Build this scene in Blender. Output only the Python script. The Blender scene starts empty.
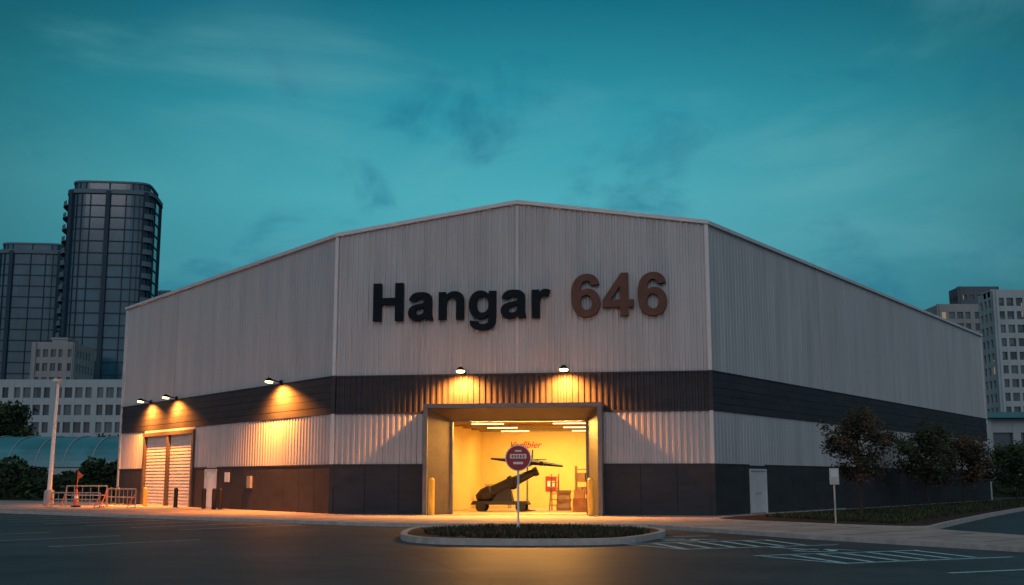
import bpy, math, random
from mathutils import Vector
random.seed(7)
sc = bpy.context.scene
sc.view_settings.view_transform = 'Standard'
sc.view_settings.look = 'None'
sc.view_settings.exposure = 0

# ---------------------------------------------------------------- materials
def mat(name, col, rough=0.7, metal=0.0, var=0.15, scale=2.0, stretch=(1,1,1), bump=0.0, bscale=20.0, emit=None, estr=0.0, spec=0.5):
    m = bpy.data.materials.new(name); m.use_nodes = True
    nt = m.node_tree; b = nt.nodes['Principled BSDF']
    b.inputs['Roughness'].default_value = rough
    b.inputs['Metallic'].default_value = metal
    b.inputs['Specular IOR Level'].default_value = spec
    tc = nt.nodes.new('ShaderNodeTexCoord')
    mp = nt.nodes.new('ShaderNodeMapping'); mp.inputs['Scale'].default_value = stretch
    nt.links.new(tc.outputs['Object'], mp.inputs['Vector'])
    n = nt.nodes.new('ShaderNodeTexNoise'); n.inputs['Scale'].default_value = scale; n.inputs['Detail'].default_value = 6; n.inputs['Roughness'].default_value = 0.65
    nt.links.new(mp.outputs[0], n.inputs['Vector'])
    r = nt.nodes.new('ShaderNodeValToRGB')
    r.color_ramp.elements[0].position = 0.3; r.color_ramp.elements[1].position = 0.7
    r.color_ramp.elements[0].color = (*[c*(1-var) for c in col], 1)
    r.color_ramp.elements[1].color = (*[min(1, c*(1+var)) for c in col], 1)
    nt.links.new(n.outputs['Fac'], r.inputs['Fac'])
    nt.links.new(r.outputs['Color'], b.inputs['Base Color'])
    if bump > 0:
        n2 = nt.nodes.new('ShaderNodeTexNoise'); n2.inputs['Scale'].default_value = bscale; n2.inputs['Detail'].default_value = 5
        nt.links.new(tc.outputs['Object'], n2.inputs['Vector'])
        bp = nt.nodes.new('ShaderNodeBump'); bp.inputs['Strength'].default_value = bump; bp.inputs['Distance'].default_value = 0.02
        nt.links.new(n2.outputs['Fac'], bp.inputs['Height']); nt.links.new(bp.outputs[0], b.inputs['Normal'])
    if emit:
        b.inputs['Emission Color'].default_value = (*emit, 1); b.inputs['Emission Strength'].default_value = estr
    return m

M = {}
M['cladding'] = mat('pale_metal_cladding', (.385,.395,.412), .5, .0, .14, 1.2, (1,1,.12), spec=.3)
M['trim'] = mat('pale_trim', (.50,.51,.53), .45, 0, .08)
M['dark'] = mat('dark_cladding', (.030,.031,.038), .6, 0, .3, 1.0, (.6,.6,2), spec=.25)
M['darkseam'] = mat('dark_seam', (.012,.013,.017), .8, spec=.1)
M['portal'] = mat('portal_metal', (.14,.138,.14), .5, .2, .15)
M['portal_d'] = mat('portal_reveal', (.07,.06,.053), .6, 0, .2)
M['black'] = mat('black_paint', (.003,.008,.014), .6, 0, .2, spec=.12)
M['blackedge'] = mat('letter_return', (.004,.006,.009), .6, spec=.12)
M['brown'] = mat('bronze_letter_face', (.10,.048,.035), .55, 0, .2, spec=.2)
M['concrete'] = mat('concrete_paving', (.33,.285,.265), .8, 0, .28, .8, bump=.3, bscale=30, spec=.2)
M['kerb'] = mat('kerb_concrete', (.36,.34,.33), .85, 0, .2, 3, bump=.3, spec=.2)
M['white'] = mat('white_paint', (.75,.73,.7), .5, 0, .1)
M['shutter'] = mat('shutter_metal', (.50,.50,.50), .5, .1, .12)
M['yellow'] = mat('yellow_paint', (.75,.45,.05), .5, 0, .15)
M['steel'] = mat('galvanised_steel', (.40,.40,.40), .45, .6, .15)
M['orange'] = mat('orange_plastic', (.75,.13,.03), .5, 0, .1)
M['red'] = mat('red_paint', (.42,.02,.02), .45, 0, .1)
M['gun'] = mat('gun_metal', (.012,.011,.012), .5, .2, .3)
M['wood'] = mat('crate_wood', (.30,.15,.06), .7, 0, .3, 3)
M['card'] = mat('cardboard', (.42,.26,.13), .8, 0, .2)
M['mulch'] = mat('mulch', (.055,.035,.025), .95, 0, .5, 8, bump=1, bscale=25, spec=.1)
M['grass'] = mat('grass_ground', (.03,.045,.018), .95, 0, .5, 1.5, bump=1, bscale=10, spec=.1)
M['roomwall'] = mat('yellow_wall', (.80,.56,.19), .7, 0, .06)
M['roomfloor'] = mat('sealed_floor', (.45,.34,.20), .4, 0, .15)
M['roombeam'] = mat('roof_beam', (.36,.26,.12), .6, 0, .1)
M['lampglow'] = mat('lamp_lens', (1,.8,.5), .5, emit=(1,.55,.18), estr=18)
M['tubeglow'] = mat('tube_lens', (1,.9,.7), .5, emit=(1,.80,.40), estr=2.2)
M['bark'] = mat('bark', (.05,.04,.033), .9, 0, .3, 8, spec=.1)
M['leafr1'] = mat('leaf_dark_bronze', (.032,.034,.022), .7, 0, .4, spec=.15)
M['leafr2'] = mat('leaf_russet', (.11,.06,.035), .7, 0, .4, spec=.15)
M['leafg1'] = mat('leaf_dark', (.018,.034,.018), .7, 0, .3, spec=.15)
M['leafg2'] = mat('leaf_mid', (.05,.08,.032), .7, 0, .3, spec=.15)
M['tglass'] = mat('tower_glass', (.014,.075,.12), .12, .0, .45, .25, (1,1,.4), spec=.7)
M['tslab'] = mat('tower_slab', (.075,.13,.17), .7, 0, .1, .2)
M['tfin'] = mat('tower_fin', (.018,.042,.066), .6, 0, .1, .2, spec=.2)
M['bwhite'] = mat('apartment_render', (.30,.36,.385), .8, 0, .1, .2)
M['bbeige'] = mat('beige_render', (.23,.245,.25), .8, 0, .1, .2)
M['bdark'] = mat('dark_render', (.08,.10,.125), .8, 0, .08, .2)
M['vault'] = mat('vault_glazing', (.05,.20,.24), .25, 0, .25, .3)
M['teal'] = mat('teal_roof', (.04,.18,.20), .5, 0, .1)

def window_glass(name, lit=.04):
    m = bpy.data.materials.new(name); m.use_nodes = True
    nt = m.node_tree; b = nt.nodes['Principled BSDF']
    b.inputs['Roughness'].default_value = .2
    tc = nt.nodes.new('ShaderNodeTexCoord')
    sn = nt.nodes.new('ShaderNodeVectorMath'); sn.operation = 'SNAP'; sn.inputs[1].default_value = (2.2,2.2,3.1)
    nt.links.new(tc.outputs['Object'], sn.inputs[0])
    wn = nt.nodes.new('ShaderNodeTexWhiteNoise'); nt.links.new(sn.outputs[0], wn.inputs['Vector'])
    r = nt.nodes.new('ShaderNodeValToRGB'); r.color_ramp.elements[0].color=(.01,.02,.03,1); r.color_ramp.elements[1].color=(.09,.13,.15,1)
    nt.links.new(wn.outputs['Value'], r.inputs[0]); nt.links.new(r.outputs[0], b.inputs['Base Color'])
    g = nt.nodes.new('ShaderNodeMath'); g.operation='LESS_THAN'; g.inputs[1].default_value=lit
    nt.links.new(wn.outputs['Value'], g.inputs[0])
    mu = nt.nodes.new('ShaderNodeMath'); mu.operation='MULTIPLY'; mu.inputs[1].default_value=.25
    nt.links.new(g.outputs[0], mu.inputs[0])
    b.inputs['Emission Color'].default_value=(1,.7,.4,1); nt.links.new(mu.outputs[0], b.inputs['Emission Strength'])
    return m
M['win'] = window_glass('window_glass')

def asphalt():
    m = bpy.data.materials.new('asphalt'); m.use_nodes = True
    nt = m.node_tree; b = nt.nodes['Principled BSDF']; b.inputs['Roughness'].default_value=.55
    b.inputs['Specular IOR Level'].default_value=.28
    tc = nt.nodes.new('ShaderNodeTexCoord')
    n1 = nt.nodes.new('ShaderNodeTexNoise'); n1.inputs['Scale'].default_value=.22; n1.inputs['Detail'].default_value=9; n1.inputs['Roughness'].default_value=.72
    n2 = nt.nodes.new('ShaderNodeTexNoise'); n2.inputs['Scale'].default_value=14; n2.inputs['Detail'].default_value=6
    for n in (n1,n2): nt.links.new(tc.outputs['Object'], n.inputs['Vector'])
    r1 = nt.nodes.new('ShaderNodeValToRGB'); r1.color_ramp.elements[0].position=.38; r1.color_ramp.elements[1].position=.64
    r1.color_ramp.elements[0].color=(.014,.018,.023,1); r1.color_ramp.elements[1].color=(.054,.058,.064,1)
    nt.links.new(n1.outputs['Fac'], r1.inputs[0])
    mx = nt.nodes.new('ShaderNodeMix'); mx.data_type='RGBA'; mx.blend_type='OVERLAY'; mx.inputs['Factor'].default_value=.5
    nt.links.new(r1.outputs[0], mx.inputs['A']); nt.links.new(n2.outputs['Color'], mx.inputs['B'])
    hs = nt.nodes.new('ShaderNodeHueSaturation'); hs.inputs['Saturation'].default_value=.6
    nt.links.new(mx.outputs['Result'], hs.inputs['Color'])
    v = nt.nodes.new('ShaderNodeTexVoronoi'); v.feature='DISTANCE_TO_EDGE'; v.inputs['Scale'].default_value=.16
    nz = nt.nodes.new('ShaderNodeMix'); nz.data_type='RGBA'; nz.inputs['Factor'].default_value=.03
    nt.links.new(tc.outputs['Object'], nz.inputs['A']); nt.links.new(n2.outputs['Color'], nz.inputs['B'])
    nt.links.new(nz.outputs['Result'], v.inputs['Vector'])
    lt = nt.nodes.new('ShaderNodeMapRange'); lt.inputs['From Min'].default_value=0; lt.inputs['From Max'].default_value=.01; lt.inputs['To Min'].default_value=.35; lt.inputs['To Max'].default_value=1
    nt.links.new(v.outputs['Distance'], lt.inputs['Value'])
    mm = nt.nodes.new('ShaderNodeVectorMath'); mm.operation='SCALE'
    nt.links.new(hs.outputs[0], mm.inputs[0]); nt.links.new(lt.outputs[0], mm.inputs['Scale'])
    nt.links.new(mm.outputs[0], b.inputs['Base Color'])
    bp = nt.nodes.new('ShaderNodeBump'); bp.inputs['Strength'].default_value=.5; bp.inputs['Distance'].default_value=.02
    nt.links.new(n2.outputs['Fac'], bp.inputs['Height']); nt.links.new(bp.outputs[0], b.inputs['Normal'])
    return m
M['asphalt'] = asphalt()

def marking(name,lo,hi):
    m = bpy.data.materials.new(name); m.use_nodes=True
    nt=m.node_tree; b=nt.nodes['Principled BSDF']; b.inputs['Roughness'].default_value=.7
    tc=nt.nodes.new('ShaderNodeTexCoord'); n=nt.nodes.new('ShaderNodeTexNoise'); n.inputs['Scale'].default_value=5; n.inputs['Detail'].default_value=8; n.inputs['Roughness'].default_value=.75
    nt.links.new(tc.outputs['Object'], n.inputs['Vector'])
    r=nt.nodes.new('ShaderNodeValToRGB'); r.color_ramp.elements[0].position=.36; r.color_ramp.elements[1].position=.5
    r.color_ramp.elements[0].color=(*lo,1); r.color_ramp.elements[1].color=(*hi,1)
    nt.links.new(n.outputs['Fac'], r.inputs[0]); nt.links.new(r.outputs[0], b.inputs['Base Color'])
    return m
M['paint']=marking('worn_road_paint',(.08,.09,.095),(.48,.52,.53))
M['bpaint']=marking('blue_road_paint',(.09,.16,.18),(.33,.56,.60))

# ---------------------------------------------------------------- mesh helpers
def root(name, loc=(0,0,0)):
    e = bpy.data.objects.new(name, None); e.empty_display_size=.5
    e.location = loc; sc.collection.objects.link(e); return e

class MB:
    def __init__(s): s.v=[]; s.f=[]; s.m=[]; s.mats=[]
    def mi(s, k):
        if k not in s.mats: s.mats.append(k)
        return s.mats.index(k)
    def poly(s, pts, k):
        b=len(s.v); s.v += [tuple(p) for p in pts]; s.f.append(tuple(range(b,b+len(pts)))); s.m.append(s.mi(k))
    def hexa(s, p, k):   # p: 8 pts bottom4, top4
        b=len(s.v); s.v += [tuple(q) for q in p]; i=s.mi(k)
        for f in ((0,3,2,1),(4,5,6,7),(0,1,5,4),(1,2,6,5),(2,3,7,6),(3,0,4,7)):
            s.f.append(tuple(b+j for j in f)); s.m.append(i)
    def box(s, x0,x1,y0,y1,z0,z1,k):
        s.hexa([(x0,y0,z0),(x1,y0,z0),(x1,y1,z0),(x0,y1,z0),(x0,y0,z1),(x1,y0,z1),(x1,y1,z1),(x0,y1,z1)],k)
    def prism(s, pts, z0, z1, k, kside=None):
        n=len(pts)
        s.poly([(p[0],p[1],z1) for p in pts], k); s.poly([(p[0],p[1],z0) for p in reversed(pts)], k)
        for i in range(n):
            a=pts[i]; c=pts[(i+1)%n]
            s.poly([(a[0],a[1],z0),(c[0],c[1],z0),(c[0],c[1],z1),(a[0],a[1],z1)], kside or k)
    def ring(s, outer, inner, z0, z1, k):
        n=len(outer)
        for i in range(n):
            j=(i+1)%n; a,b,c,d=outer[i],outer[j],inner[j],inner[i]
            s.poly([(*a,z1),(*b,z1),(*c,z1),(*d,z1)],k)
            s.poly([(*a,z0),(*b,z0),(*b,z1),(*a,z1)],k)
            s.poly([(*d,z1),(*c,z1),(*c,z0),(*d,z0)],k)
    def tube(s, p0, p1, r0, r1, k, n=10, cap=True):
        p0=Vector(p0); p1=Vector(p1); d=(p1-p0).normalized()
        u=d.orthogonal().normalized(); w=d.cross(u)
        A=[p0+(u*math.cos(t)+w*math.sin(t))*r0 for t in [2*math.pi*i/n for i in range(n)]]
        B=[p1+(u*math.cos(t)+w*math.sin(t))*r1 for t in [2*math.pi*i/n for i in range(n)]]
        b=len(s.v); s.v += [tuple(q) for q in A+B]; i=s.mi(k)
        for j in range(n):
            s.f.append((b+j,b+(j+1)%n,b+n+(j+1)%n,b+n+j)); s.m.append(i)
        if cap:
            s.f.append(tuple(b+j for j in reversed(range(n)))); s.m.append(i)
            s.f.append(tuple(b+n+j for j in range(n))); s.m.append(i)
    def obj(s, name, parent=None, smooth=False, bevel=0):
        me=bpy.data.meshes.new(name); me.from_pydata(s.v,[],s.f)
        for k in s.mats: me.materials.append(M[k])
        me.polygons.foreach_set('material_index', s.m)
        if smooth: me.polygons.foreach_set('use_smooth',[True]*len(s.f))
        me.update()
        o=bpy.data.objects.new(name,me); sc.collection.objects.link(o)
        if parent: o.parent=parent
        if bevel:
            bm=o.modifiers.new('bevel','BEVEL'); bm.width=bevel; bm.segments=2; bm.limit_method='ANGLE'
        return o

class Frame:
    def __init__(s, o, d, n): s.o=Vector((*o,0)); s.d=Vector((*d,0)).normalized(); s.n=Vector((*n,0)).normalized()
    def p(s, a, off, z): q=s.o+s.d*a+s.n*off; return (q.x,q.y,z)
    def box(s, mb, s0,s1,d0,d1,z0,z1,k):
        mb.hexa([s.p(s0,d1,z0),s.p(s1,d1,z0),s.p(s1,d0,z0),s.p(s0,d0,z0),s.p(s0,d1,z1),s.p(s1,d1,z1),s.p(s1,d0,z1),s.p(s0,d0,z1)],k)

def offset(pts, d):  # inward for CCW
    n=len(pts); out=[]
    for i in range(n):
        a=Vector(pts[i-1]); b=Vector(pts[i]); c=Vector(pts[(i+1)%n])
        e1=(b-a).normalized(); e2=(c-b).normalized()
        n1=Vector((-e1.y,e1.x)); n2=Vector((-e2.y,e2.x)); m=(n1+n2)
        if m.length<1e-4: m=n1
        m.normalize(); k=d/max(.4,m.dot(n1)); out.append(tuple(b+m*k))
    return out
def chaikin(pts, it=2, q=.25):
    for _ in range(it):
        o=[]
        for i in range(len(pts)):
            a=Vector(pts[i]); b=Vector(pts[(i+1)%len(pts)])
            o+= [tuple(a.lerp(b,q)), tuple(a.lerp(b,1-q))]
        pts=o
    return pts

# ---------------------------------------------------------------- ground
mb=MB(); mb.poly([(-3000,-200,0),(3000,-200,0),(3000,4000,0),(-3000,4000,0)],'asphalt'); mb.obj('ground')

apron=[(-3.2,40.2),(4.6,39.4),(8,32.2),(11.6,26),(19,14.5),(22,17),(14.2,30.4),(13.2,34.5),(12.6,37.6),(9,44),(11,50),(20,66),(8,70),(-20,74),(-27,80),(-52,92),(-62,92),(-40,71),(-26,57.8),(-12,46.6),(-5,41)]
mb=MB(); k=offset(apron,.18)
mb.ring(apron,k,0,.125,'kerb'); mb.prism(k,0,.118,'concrete'); mb.obj('pavement')
mb=MB()
for i in range(14):
    t=i*2.2
    a=Vector((4.6,39.4)).lerp(Vector((19,14.5)),t/29); b=Vector((9,44)).lerp(Vector((22,17)),t/29)
    d=(b-a).normalized(); n=Vector((-d.y,d.x))*.02
    a=a+d*.25; b=b-d*1.2
    mb.poly([(*(a-n),.1215),(*(b-n),.1215),(*(b+n),.1215),(*(a+n),.1215)],'darkseam')
for i in range(18):
    a=Vector((-4,41.2)).lerp(Vector((-26,58.6)),i/18); b=a+Vector((.614,.79))*9
    d=(b-a).normalized(); n=Vector((-d.y,d.x))*.02
    mb.poly([(*(a-n),.1215),(*(b-n),.1215),(*(b+n),.1215),(*(a+n),.1215)],'darkseam')
mb.obj('pavement_joints')

def bed(name, pts, top, z=.13):
    pts=chaikin(pts,2)
    mb=MB(); k=offset(pts,.17); mb.ring(pts,k,0,.16,'kerb'); mb.prism(k,0,z,top)
    return mb.obj(name)
isl=[(-3.2,34.5),(-3.0,30.8),(-1.6,29.0),(2.2,28.9),(3.4,30.4),(4.7,34.2),(4.2,37.2),(2.2,37.8),(-1.8,37.8),(-3.0,36.8)]
bed('traffic_island',isl,'mulch')
bed2=[(9.2,48.0),(7.4,44.4),(8.6,42.2),(11.6,37.4),(13.2,36.6),(14.4,39.2),(24,56.5),(40,83),(37.5,89),(24,69)]
bed('planting_bed',bed2,'mulch',.15)
bed('planting_bed',[(30,56),(33,52),(60,75),(80,100),(60,110),(44,84)],'grass',.14)
mb=MB(); mb.prism([(-200,93),(-63,93),(-50,94),(-27,84),(-27,120),(-200,160)],0,.05,'grass'); mb.obj('grass_verge')

def tufts(name, pts_fn, n, h, k1, k2, w=.03):
    mb=MB()
    for i in range(n):
        x,y,z=pts_fn()
        for j in range(3):
            a=random.uniform(0,6.28); l=h*random.uniform(.4,1.2); lx=random.uniform(-.6,.6)*l; ly=random.uniform(-.6,.6)*l
            dx=math.cos(a)*w; dy=math.sin(a)*w
            mb.poly([(x-dx,y-dy,z),(x+dx,y+dy,z),(x+lx,y+ly,z+l)], k1 if random.random()<.6 else k2)
    return mb.obj(name)
def inell():
    while True:
        a,b=random.uniform(-1,1),random.uniform(-1,1)
        if a*a+b*b<1: return (.7+a*3.2, 33.5+b*3.9,.13)
tufts('island_grass',inell,2600,.13,'leafg1','leafr2')
def inbed():
    t=random.random()**1.5; w=random.uniform(.15,.95)
    a=Vector((9.6,48)).lerp(Vector((37,86)),t); b=Vector((13,38.5)).lerp(Vector((38.6,82)),t)
    p=a.lerp(b,w); return (p.x,p.y,.15)
tufts('ground_cover',inbed,3500,.16,'leafr1','leafg2',.04)

# parking markings
mb=MB()
def line(a,b,w=.11,z=.004,k='paint'):
    a=Vector(a); b=Vector(b); d=(b-a).normalized(); n=Vector((-d.y,d.x))*w/2
    mb.poly([(*(a-n),z),(*(b-n),z),(*(b+n),z),(*(a+n),z)],k)
K0=Vector((-6.5,41.8)); K1=Vector((-26,57.4)); kd=(K1-K0).normalized(); kn=Vector((kd.y,-kd.x))*1
if kn.y>0: kn=-kn
for i in range(9):
    p=K0+kd*(1+i*2.75)+kn*.5
    line(p,p+kn*5.2,.16)
for i in range(6):
    p=Vector((-8.5+ -i*2.9,31.8+i*2.2)); line(p,p+kn*4.4,.12)
mb.obj('parking_lines')
mb=MB()
sd=Vector((11.6-4.6,26-39.4)).normalized(); sn=Vector((-sd.y,sd.x))*-1
if sn.x>0: sn=-sn
P0=Vector((4.9,36.4))
for i in range(8):
    p=P0+sd*(i*2.6)+sn*.4
    line(p,p+sn*4.6-sd*.2,.15,.004,'bpaint')
for i0 in (2,4):   # hatched aisles
    for j in range(6):
        line(P0+sd*(i0*2.6+.1)+sn*(.6+.72*j), P0+sd*(i0*2.6+2.4)+sn*(1.1+.72*j+.2),.17,.008,'bpaint')
    line(P0+sd*(i0*2.6)+sn*5.0,P0+sd*(i0*2.6+2.6)+sn*5.0,.15,.008,'bpaint')
mb.obj('accessible_bay_markings')
def wheelchair(c, s):
    mbx=MB(); u=-sd; v=sn
    def P(a,b): q=Vector(c)+v*a*s*-1+u*b*s; return (q.x,q.y,.008)
    for i in range(13):
        t0=math.radians(-200+i*20); t1=math.radians(-200+(i+1)*20)
        mbx.poly([P(.42*math.cos(t0),.42*math.sin(t0)-.2),P(.42*math.cos(t1),.42*math.sin(t1)-.2),P(.27*math.cos(t1),.27*math.sin(t1)-.2),P(.27*math.cos(t0),.27*math.sin(t0)-.2)],'bpaint')
    mbx.poly([P(.14*math.cos(t*.628),.75+.14*math.sin(t*.628)) for t in range(10)],'bpaint')
    mbx.poly([P(-.08,.55),P(.08,.55),P(.14,.003),P(-.02,.003)],'bpaint')
    mbx.poly([P(.12,.0),P(.5,.0),P(.5,-.12),P(.12,-.12)],'bpaint')
    mbx.poly([P(.44,-.123),P(.56,-.123),P(.7,-.6),P(.58,-.6)],'bpaint')
    mbx.obj('accessible_symbol')
wheelchair(P0+sd*3.9+sn*2.6,1.3); wheelchair(P0+sd*9.1+sn*2.6,1.3); wheelchair(P0+sd*1.3+sn*2.6,1.3)

# ---------------------------------------------------------------- hangar
L1=Vector((-8.06,51.86)); R1=Vector((8.53,49.14)); L0=Vector((-25.3,74.6)); R0=Vector((36.6,88.8))
FF=Frame(L1,(R1-L1),( -.162,-.987)); FL=Frame(L1,(L0-L1),(-.797,-.604)); FR=Frame(R1,(R0-R1),(.816,-.5777))
WF=(R1-L1).length; WL=(L0-L1).length; WR=(R0-R1).length
HE=12.8; HA=14.05; Z1=2.25; Z2=4.55; Z3=6.22
hg=root('hangar_building')
def ribs(mb, F, s0, s1, z0, ztop, per=.26, dep=.05, k='cladding'):
    prof=[(0,0),(.42,0),(.54,1),(.88,1)]
    ss=[]; n=int(round((s1-s0)/per)); per=(s1-s0)/n
    for i in range(n):
        for a,d in prof: ss.append((s0+(i+a)*per, d*dep))
    ss.append((s1,0))
    for (a,da),(b,db) in zip(ss,ss[1:]):
        za=ztop(a) if callable(ztop) else ztop; zb=ztop(b) if callable(ztop) else ztop
        mb.poly([F.p(a,da,z0),F.p(b,db,z0),F.p(b,db,zb),F.p(a,da,za)],k)
def gable(s):
    h=WF/2; return HA-(HA-HE)*abs(s-h)/h
O0,O1,OT=5.38,11.5,4.2
mb=MB(); ribs(mb,FF,0,WF,Z3,gable); ribs(mb,FF,0,O0-.7,Z1,Z2); ribs(mb,FF,O1+.65,WF,Z1,Z2); mb.obj('front_cladding',hg)
mb=MB(); ribs(mb,FL,0,WL,Z3,HE,.3,.02)
ribs(mb,FL,0,16.0,Z1,Z2,.3,.03); ribs(mb,FL,24.0,WL,Z1,Z2,.3,.03); mb.obj('left_cladding',hg)
mb=MB(); ribs(mb,FR,0,WR,Z3,HE,.34,.015); ribs(mb,FR,0,WR,Z1,Z2,.34,.015); mb.obj('right_cladding',hg)
mb=MB()
for F,w in ((FL,WL),(FR,WR)):
    nb=5; h=(Z3-Z2)/nb
    for i in range(nb):
        F.box(mb,0,w,-.1,.07+.012*(i%2),Z2+i*h+.003,Z2+(i+1)*h-.012,'dark')
    F.box(mb,0,w,-.12,.055,Z2,Z3,'darkseam')
    F.box(mb,0,w,-.1,.1,Z3-.004,Z3+.05,'dark')
ribs(mb,FF,0,WF,Z2,Z3,.26,.05,'dark'); FF.box(mb,0,WF,-.1,.075,Z3-.03,Z3+.04,'dark'); FF.box(mb,0,WF,-.1,.075,Z2-.03,Z2+.04,'dark')
mb.obj('upper_dark_band',hg)
mb=MB()
def lower(F,s0,s1,p=1.55):
    s=s0
    while s<s1-.01:
        e=min(s+p,s1); F.box(mb,s+.01,e-.01,-.1,.07,0.05,Z1-.015,'dark'); s=e
    F.box(mb,s0,s1,-.12,.05,0.05,Z1,'darkseam')
    F.box(mb,s0,s1,-.1,.09,Z1-.01,Z1+.05,'dark')
lower(FF,0,O0-.75); lower(FF,O1+.7,WF); lower(FL,0,12.7); lower(FL,14.3,16.0); lower(FL,24.0,WL); lower(FR,0,3.6); lower(FR,5.5,WR)
mb.obj('lower_dark_band',hg)
mb=MB(); FL.box(mb,12.7,14.3,-.1,.06,2.15,Z1,'dark'); FR.box(mb,3.6,5.5,-.1,.06,2.1,Z1,'dark')
mb.obj('door_heads',hg)
mb=MB()
FF.box(mb,-.08,.08,-.1,.10,.1,HE+.02,'trim'); FF.box(mb,WF-.08,WF+.08,-.1,.10,.1,HE+.02,'trim')
for s0,s1 in ((0.0,WF/2),(WF/2,WF)):
    z0=gable(s0); z1=gable(s1)
    a=s0-.12 if s0==0 else s0; b=s1+.12 if s1>WF-.1 else s1
    mb.hexa([FF.p(a,.16,z0-.12),FF.p(b,.16,z1-.12),FF.p(b,-.2,z1-.12),FF.p(a,-.2,z0-.12),FF.p(a,.16,z0+.05),FF.p(b,.16,z1+.05),FF.p(b,-.2,z1+.05),FF.p(a,-.2,z0+.05)],'trim')
FL.box(mb,-.05,WL+.2,-.2,.15,HE-.12,HE+.04,'trim'); FR.box(mb,-.05,WR+.2,-.2,.15,HE-.12,HE+.04,'trim')
FF.box(mb,WF/2-.035,WF/2+.035,0,.075,Z3+.06,HA-.2,'trim')
FL.box(mb,19.55,19.66,0,.07,Z3+.06,HE-.18,'cladding'); FL.box(mb,WL-.2,WL+.1,-.1,.1,.1,HE-.18,'trim')
for t in (13.2,28.5): FR.box(mb,t,t+.1,0,.06,Z3+.06,HE-.18,'cladding')
FR.box(mb,WR-.2,WR+.1,-.1,.1,.1,HE-.18,'trim')
mb.obj('edge_trim',hg)
mb=MB()
for a,b in ((-.09,.09),(WF-.09,WF+.09)):
    FF.box(mb,a,b,-.11,.12,.1,Z1+.05,'dark'); FF.box(mb,a,b,-.11,.12,Z2,Z3+.05,'dark')
mb.obj('corner_covers',hg)
mb=MB(); BL=(-12,104); BR=(24,110); BK=(7,108)
A=FF.p(WF/2,0,HA)
mb.poly([(*L0,HE),(*L1,HE),A,(*BK,HA),(*BL,HE)],'steel'); mb.poly([A,(*R1,HE),(*R0,HE),(*BR,HE),(*BK,HA)],'steel')
mb.obj('roof',hg)
mb=MB()
mb.poly([(*L0,0),(*BL,0),(*BL,HE),(*L0,HE)],'cladding'); mb.poly([(*BL,0),(*BR,0),(*BR,HE),(*BK,HA),(*BL,HE)],'cladding'); mb.poly([(*BR,0),(*R0,0),(*R0,HE),(*BR,HE)],'cladding')
mb.obj('rear_walls',hg)
mb=MB()
FR.box(mb,20,20.9,.03,.16,2.7,3.3,'steel'); FL.box(mb,8.2,8.6,.07,.2,1.2,1.8,'steel')
mb.obj('wall_boxes',hg)

# portal
mb=MB(); PD=1.05
FF.box(mb,4.42,4.60,-.1,PD,.12,4.86,'portal'); FF.box(mb,12.02,12.2,-.1,PD,.12,4.86,'portal')
FF.box(mb,4.4,12.22,-.09,PD+.02,4.70,4.88,'portal')
mb.hexa([FF.p(4.60,PD-.1,.12),FF.p(O0,-.15,.12),FF.p(O0,-.25,.12),FF.p(4.60,.0,.12),FF.p(4.60,PD-.1,4.66),FF.p(O0,-.15,4.66),FF.p(O0,-.25,4.66),FF.p(4.60,.0,4.66)],'portal_d')
mb.hexa([FF.p(O1,-.15,.12),FF.p(12.02,PD-.1,.12),FF.p(12.02,0,.12),FF.p(O1,-.25,.12),FF.p(O1,-.15,4.66),FF.p(12.02,PD-.1,4.66),FF.p(12.02,0,4.66),FF.p(O1,-.25,4.66)],'portal_d')
mb.hexa([FF.p(4.62,PD-.1,4.69),FF.p(12.0,PD-.1,4.69),FF.p(11.4,-.15,4.2),FF.p(5.45,-.15,4.2),FF.p(4.62,PD-.12,4.697),FF.p(12.0,PD-.12,4.697),FF.p(11.4,-.25,4.695),FF.p(5.45,-.25,4.695)],'portal_d')
FF.box(mb,O0-.02,O0+.1,-.35,-.14,.12,4.25,'portal'); FF.box(mb,O1-.1,O1+.02,-.35,-.14,.12,4.25,'portal'); FF.box(mb,O0,O1,-.36,-.13,4.15,4.3,'portal')
mb.obj('entrance_portal',hg)
# room
mb=MB(); RD=-13; RC=4.36; r0,r1=4.3,12.6
mb.poly([FF.p(r0,-.12,.135),FF.p(r1,-.12,.135),FF.p(r1,RD,.135),FF.p(r0,RD,.135)],'roomfloor')
mb.poly([FF.p(r0,-.12,RC),FF.p(r0,RD,RC),FF.p(r1,RD,RC),FF.p(r1,-.12,RC)],'roombeam')
for a,b in (((r0,-.3),(r0,RD)),((r0,RD),(r1,RD)),((r1,RD),(r1,-.3))):
    mb.poly([FF.p(*a,.13),FF.p(*b,.13),FF.p(*b,RC),FF.p(*a,RC)],'roomwall')
for d in range(6):
    FF.box(mb,r0,r1,-2.2*d-1.6,-2.2*d-1.45,RC-.14,RC-.003,'roombeam')
mb.obj('interior_room',hg)
mb=MB()
for d in (-2.6,-6.6,-10.6):
    for s in (6.6,10.4):
        FF.box(mb,s-.75,s+.75,d-.06,d+.06,RC-.22,RC-.17,'tubeglow')
mb.obj('ceiling_light_tubes',hg)
def area(name,loc,sx,sy,e,col,parent,rot=(0,0,0)):
    l=bpy.data.lights.new(name,'AREA'); l.shape='RECTANGLE'; l.size=sx; l.size_y=sy; l.energy=e; l.color=col
    o=bpy.data.objects.new(name,l); o.location=loc; o.rotation_euler=rot; sc.collection.objects.link(o); o.parent=parent; return o
for i,d in enumerate((-1.2,-5.6,-10.0)):
    area('ceiling_lamp',FF.p(8.6,d,RC-.3),5,.5,(1500,400,400)[i],[(1,.44,.08),(1,.66,.22),(1,.66,.22)][i],hg,(math.radians(-38) if i==0 else math.radians(10),0,math.atan2(-2.72,16.59)))

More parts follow.
